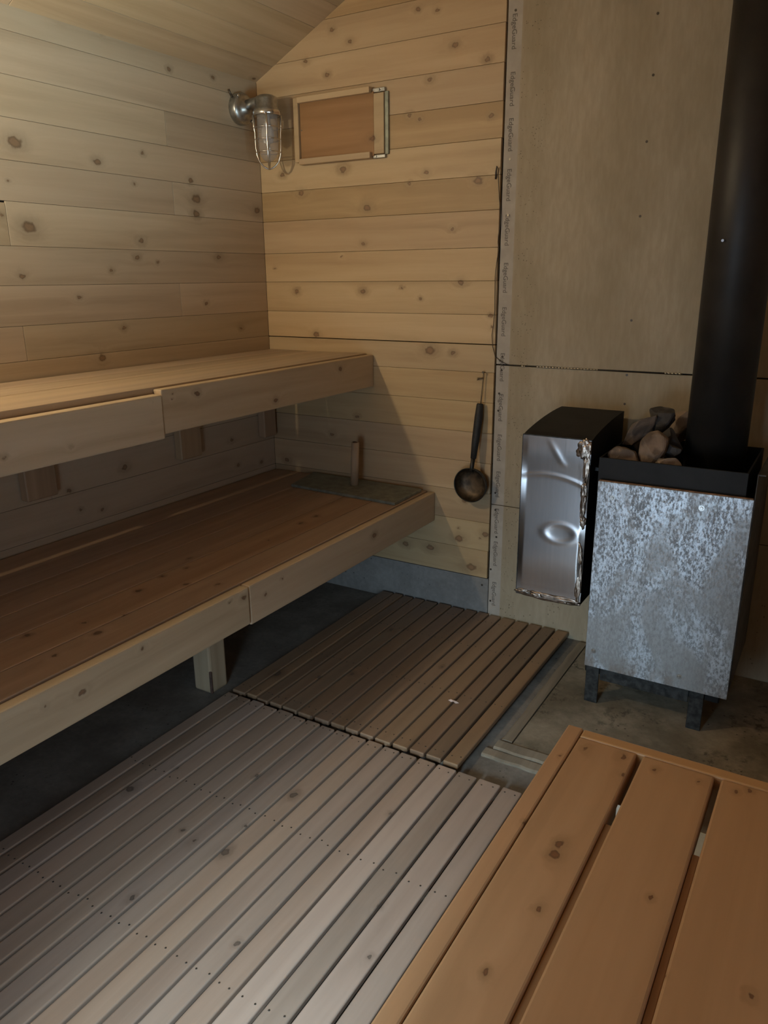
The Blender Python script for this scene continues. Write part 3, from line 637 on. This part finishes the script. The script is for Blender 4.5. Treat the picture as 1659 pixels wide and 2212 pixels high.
RK = [  # centre, size, seed, material, label, rotation
 ((1.848, -0.418, 0.918), (0.050, 0.036, 0.036), 1, M_st2, 'squarish brown stone at the front left corner of the heater tray', (5, 0, 5)),
 ((1.932, -0.400, 0.935), (0.050, 0.045, 0.066), 2, M_st2, 'large rounded brown stone at the middle front of the tray', (0, 10, 20)),
 ((1.990, -0.425, 0.903), (0.040, 0.030, 0.036), 3, M_st3, 'pale buff stone right against the flue at the front', (10, 5, 30)),
 ((1.850, -0.300, 0.985), (0.032, 0.034, 0.085), 4, M_st2, 'long dark brown stone leaning upright beside the water tank', (15, 38, 10)),
 ((1.930, -0.262, 1.032), (0.055, 0.045, 0.050), 5, M_st1, 'black topmost stone of the heap', (0, 0, 40)),
 ((1.960, -0.325, 0.965), (0.052, 0.034, 0.045), 6, M_st1, 'dark flat stone behind the large rounded one', (0, -12, 0)),
 ((1.960, -0.140, 0.985), (0.062, 0.045, 0.055), 7, M_st3, 'pale tan stone at the back beside the flue', (0, 0, 15)),
 ((1.990, -0.375, 0.945), (0.026, 0.020, 0.028), 8, M_st1, 'small grey stone wedged between the rounded stone and the flue', (0, 0, 0)),
 ((1.890, -0.462, 0.895), (0.050, 0.018, 0.024), 9, M_st1, 'small flat dark stone along the front rim', (0, 0, 0)),
 ((1.850, -0.145, 0.93), (0.06, 0.055, 0.07), 10, M_st1, 'dark stone at the back left corner of the tray', (0, 0, 0)),
 ((1.848, -0.36, 0.845), (0.055, 0.06, 0.038), 11, M_st1, 'dark stone at the bottom left of the tray', (0, 0, 10)),
 ((1.945, -0.36, 0.835), (0.036, 0.06, 0.030), 12, M_st1, 'dark stone at the bottom middle of the tray', (0, 0, 0)),
 ((1.915, -0.215, 0.87), (0.045, 0.05, 0.06), 13, M_st1, 'dark stone low at the back of the tray', (0, 0, 70)),
]
for c, s, sd, mt, lb, rt in RK: rock('sauna_stone', c, s, sd, mt, lb, rt)


# ------------------------------------------------------------------ jar lamps
def jar_lamp(y, z, lit, label, key=True):
    R = empty('bulkhead_lamp', (0.0, y, z), label, 'wall lamp', 'caged jar lamps on the left wall')
    jx = 0.158
    b = MB(); b.lathe([(0.0, 0.0), (0.062, 0.0), (0.064, 0.006), (0.064, 0.030), (0.060, 0.038), (0.045, 0.044), (0.030, 0.050), (0.026, 0.062), (0.0, 0.062)], (0.0, y, z), 'X', 40)
    b.build('junction_box', M_cast, R)
    for (dy, dz) in ((-0.048, 0.050), (0.048, -0.050)):
        MB().cyl((0.038, y+dy*0.9, z+dz*0.9), (0.045, y+dy*0.9, z+dz*0.9), 0.006).build('screw', M_screw, R)
    if key: MB().tube([(0.012, y-0.048, z+0.040), (0.012, y-0.060, z+0.054), (0.010, y-0.066, z+0.068)], 0.0042).build('wing_screw', M_nail, R)
    a = MB(); a.tube([(0.055, y, z+0.012), (0.09, y, z+0.016), (jx-0.03, y, z+0.018), (jx, y, z+0.016)], [0.022, 0.021, 0.024, 0.026], 20)
    a.build('arm', M_cast, R)
    h = MB(); zt_ = z+0.040
    h.lathe([(0.0, 0.0), (0.028, -0.001), (0.043, -0.008), (0.049, -0.020), (0.049, -0.052), (0.055, -0.056), (0.056, -0.074), (0.050, -0.076), (0.0, -0.076)], (jx, y, zt_), 'Z', 40)
    h.build('holder', M_cast, R)
    zb = zt_-0.076
    g = MB(); g.lathe([(0.044, 0.0), (0.045, -0.10), (0.043, -0.135), (0.034, -0.165), (0.018, -0.182), (0.002, -0.186)], (jx, y, zb), 'Z', 40)
    g.build('glass_jar', M_glass, R)
    bl = MB(); bl.lathe([(0.012, 0.0), (0.013, -0.03), (0.026, -0.06), (0.028, -0.085), (0.020, -0.108), (0.001, -0.116)], (jx, y, zb), 'Z', 24)
    bl.build('bulb', M_bulb_on if lit else M_bulb, R)
    c = MB(); c.lathe([(0.0575, 0.002), (0.060, 0.0), (0.060, -0.016), (0.0575, -0.018), (0.0575, 0.002)], (jx, y, zb+0.012), 'Z', 40); c.build('guard_collar', M_wire, R)
    for k in range(4):
        an = math.radians(35+90*k); ca, sa = math.cos(an), math.sin(an)
        pts = [(0.059, -0.0), (0.058, -0.045), (0.055, -0.07), (0.054, -0.13), (0.050, -0.160), (0.040, -0.185), (0.025, -0.203), (0.008, -0.213), (0.0, -0.214)]
        t = MB(); t.tube([(jx+r*ca, y+r*sa, zb+h_) for r, h_ in pts], [0.0052, 0.0052]+[0.0032]*7, 10); t.build('guard_rod', M_wire, R)
    for dz, r in ((-0.052, 0.058), (-0.098, 0.0555), (-0.148, 0.0535)):
        t = MB(); t.tube([(jx+r*math.cos(q*math.pi/18), y+r*math.sin(q*math.pi/18), zb+dz) for q in range(36)], 0.0018, 8, closed=True); t.build('guard_ring', M_wire, R)
    return R
jar_lamp(-0.130, 2.205, False, 'silver caged jar lamp in the corner of the left wall, unlit', True)
LY = -2.2
jar_lamp(LY, 2.16, True, 'lit silver caged jar lamp on the left wall nearer the door', False)

# ------------------------------------------------------------------ vent shutter
VT = empty('vent_shutter', (0.45, 0.0, 2.11), 'small wooden sliding vent shutter on the back wall beside the jar lamp', 'vent shutter')
M_vp = wood('vent_panel_wood', (0.40, 0.235, 0.115), (0.30, 0.165, 0.075), 'X', [(0.617, -0.016, 2.05, 0.011)], rough=0.5, tint=0.0)
M_vf = wood('vent_frame_wood', (0.58, 0.42, 0.25), (0.48, 0.33, 0.185), 'X', rough=0.5, tint=0.05)
M_vl = wood('vent_end_wood', (0.54, 0.41, 0.255), (0.46, 0.335, 0.20), 'X', [(0.617, -0.016, 2.05, 0.011)], rough=0.5, tint=0.0)
m = MB(); m.box(0.247, 0.6235, -0.016, -0.002, 1.985, 2.226, bev=0.001); sp_ = m.build('sliding_panel', M_vp, VT, 'reddish brown sliding board')
m = MB(); m.box(0.624, 0.672, -0.0165, -0.002, 1.992, 2.218, bev=0.001); m.build('bare_end', M_vl, sp_, 'paler end of the sliding board')
MB().box(0.219, 0.244, -0.026, -0.001, 1.988, 2.243, bev=0.0015).build('end_stop', M_vf, VT)
MB().box(0.245, 0.613, -0.034, -0.001, 2.220, 2.243, bev=0.0015).build('top_rail', M_vf, VT)
MB().box(0.245, 0.613, -0.034, -0.001, 1.976, 2.000, bev=0.0015).build('bottom_rail', M_vf, VT)
m = MB(); m.box(0.616, 0.676, -0.012, -0.001, 2.221, 2.238, bev=0.002); m.cyl((0.650, -0.012, 2.229), (0.650, -0.017, 2.229), 0.005, 0.003, 12); m.build('slide_bracket', M_cast, VT)
m = MB(); m.box(0.616, 0.676, -0.012, -0.001, 1.975, 1.989, bev=0.002); m.cyl((0.632, -0.012, 1.982), (0.632, -0.016, 1.982), 0.004, 0.003, 12); m.build('slide_bracket', M_cast, VT)
MB().cyl((0.254, -0.016, 2.115), (0.254, -0.019, 2.115), 0.0028, 0.002, 12).build('screw', M_screw, VT)
MB().box(0.674, 0.690, -0.010, -0.001, 1.988, 2.222, bev=0.001).build('edge_strip', M_zinc, VT)

# ------------------------------------------------------------------ ladle
LD = empty('sauna_ladle', (1.12, -0.05, 0.56), 'dark round sauna ladle hanging on the back wall beside the cement board', 'ladle')
m = MB(); m.lathe([(0.001, 0.0), (0.045, 0.002), (0.066, 0.012), (0.0735, 0.030), (0.0745, 0.046), (0.0765, 0.048), (0.0755, 0.050), (0.0725, 0.0495), (0.0715, 0.032), (0.063, 0.014), (0.043, 0.0045), (0.001, 0.003)], (1.120, 0.0, 0.0), 'Z', 48)
rotm = Matrix.Translation((1.118, -0.012, 0.640)) @ Matrix.Rotation(math.radians(90), 4, 'X') @ Matrix.Rotation(math.radians(0), 4, 'Y') @ Matrix.Translation((-1.120, 0, 0))
bmesh.ops.transform(m.bm, verts=m.bm.verts[:], matrix=rotm)
for f in m.bm.faces:
    c = f.calc_center_median()
    if (Vector((c.x-1.118, 0, c.z-0.640)).length < 0.0722 and c.y > -0.9 and f.normal.length > 0): f.material_index = 0
m.build('bowl', M_ladle, LD)
m = MB(); m.lathe([(0.0005, 0.0036), (0.043, 0.0052), (0.0625, 0.0148), (0.0708, 0.0325), (0.0715, 0.044)], (0, 0, 0), 'Z', 48)
bmesh.ops.transform(m.bm, verts=m.bm.verts[:], matrix=Matrix.Translation((1.118, -0.012, 0.640)) @ Matrix.Rotation(math.radians(90), 4, 'X'))
m.build('bowl_lining', M_ladin, LD, 'brassy brown inside of the bowl', recalc=False)
MB().tube([(1.122, -0.058, 0.700), (1.124, -0.056, 0.722), (1.127, -0.046, 0.775)], [0.0085, 0.009, 0.010], 14).build('neck', M_ladle, LD)
MB().tube([(1.126, -0.048, 0.757), (1.130, -0.040, 0.83), (1.136, -0.028, 0.93), (1.138, -0.022, 0.985), (1.138, -0.021, 0.990)], [0.0125, 0.016, 0.0175, 0.0145, 0.012], 16).build('grip', M_grip, LD)
MB().tube([(1.140, -0.021, 0.985), (1.143, -0.018, 1.05), (1.146, -0.014, 1.118), (1.149, -0.014, 1.119), (1.146, -0.016, 1.05), (1.1415, -0.021, 0.985)], 0.0011, 6).build('hanging_string', M_string, LD)
m = MB(); m.cyl((1.1475, 0.001, 1.1185), (1.1475, -0.022, 1.1205), 0.0018, 0.0018, 10); m.cyl((1.1475, -0.022, 1.1205), (1.1475, -0.024, 1.1207), 0.0045, 0.0045, 12)
tag(m.build('nail', M_nail), 'nail in the back wall holding the ladle string', 'nail')
m = MB()
for k in range(7):
    a = random.uniform(-0.3, 0.3); m.tube([(1.142, -0.004, 1.094+random.uniform(-.003, .003)), (1.130, -0.008, 1.094+a*0.012), (1.113+random.uniform(0, .008), -0.007, 1.092+a*0.03)], 0.0009, 5)
tag(m.build('string_tuft', M_string), 'frayed tuft of dark string beside the ladle nail', 'string')

# ------------------------------------------------------------------ wire
WR = empty('wire', (1.19, 0.0, 1.2), 'thin dark wire hooked high on the back wall, drooping along the cement board edge', 'wire')
wp = [(1.168, -0.003, 1.861), (1.172, -0.010, 1.885), (1.177, -0.014, 1.905), (1.181, -0.012, 1.898), (1.183, -0.008, 1.85), (1.188, -0.007, 1.79), (1.196, -0.006, 1.73), (1.195, -0.006, 1.69), (1.189, -0.006, 1.655), (1.188, -0.006, 1.63), (1.192, -0.006, 1.60), (1.185, -0.006, 1.55), (1.181, -0.006, 1.50), (1.182, -0.006, 1.43), (1.184, -0.006, 1.37), (1.180, -0.006, 1.31), (1.175, -0.006, 1.27), (1.180, -0.006, 1.225), (1.193, -0.006, 1.185), (1.215, -0.005, 1.168), (1.245, -0.004, 1.156), (1.275, -0.003, 1.152)]
MB().tube(wp, [0.0032, 0.0034, 0.0028]+[0.0014]*(len(wp)-3), 8).build('strand', M_cord, WR)
def braid(x0, x1):
    P_, R_ = [], []; x = x0; k = 0
    while x < x1:
        P_.append((x, -0.0036, 1.152+0.004*(x-1.275))); R_.append((0.0008, 0.0030, 0.0030, 0.0008)[k % 4]); x += 0.0032; k += 1
    MB().tube(P_, R_, 8).build('braided_end', M_braid, WR, 'glinting braided metal strand tucked into the board seam')
for a, b in ((1.305, 1.325), (1.37, 1.62), (1.865, 1.93)): braid(a, b)
m = MB(); m.tube([(1.275, -0.002, 1.152), (1.5, -0.002, 1.1530), (1.93, -0.002, 1.1547)], 0.0016, 6); m.build('strand', M_cord, WR)

# ------------------------------------------------------------------ lid with dowel handle on lower bench
LI = empty('tank_lid', (0.6, -0.15, ZL), 'grey sheet metal lid with an upright wooden dowel handle on the lower bench', 'lid')
m = MB(); zl = ZL+0.004
top = [(0.297, -0.255), (0.250, -0.012), (0.866, -0.030), (0.872, -0.283)]
lo = [m.bm.verts.new((x, y, ZL+0.0005)) for x, y in top]; hi = [m.bm.verts.new((x, y, ZL+0.013)) for x, y in top]
m.bm.faces.new(hi); m.bm.faces.new(lo[::-1])
for k in range(4): m.bm.faces.new((lo[k], lo[(k+1) % 4], hi[(k+1) % 4], hi[k]))
bmesh.ops.bevel(m.bm, geom=m.bm.edges[:], offset=0.0012, segments=1, affect='EDGES')
m.build('sheet', M_zinc, LI)
MB().cyl((0.560, -0.118, ZL+0.013), (0.566, -0.112, ZL+0.212), 0.0185, 0.0175, 24).build('handle', M_dowel, LI)
MB().cyl((0.5655, -0.112, ZL+0.2115), (0.566, -0.112, ZL+0.2135), 0.013, 0.009, 16).build('handle_end', M_bark, LI)
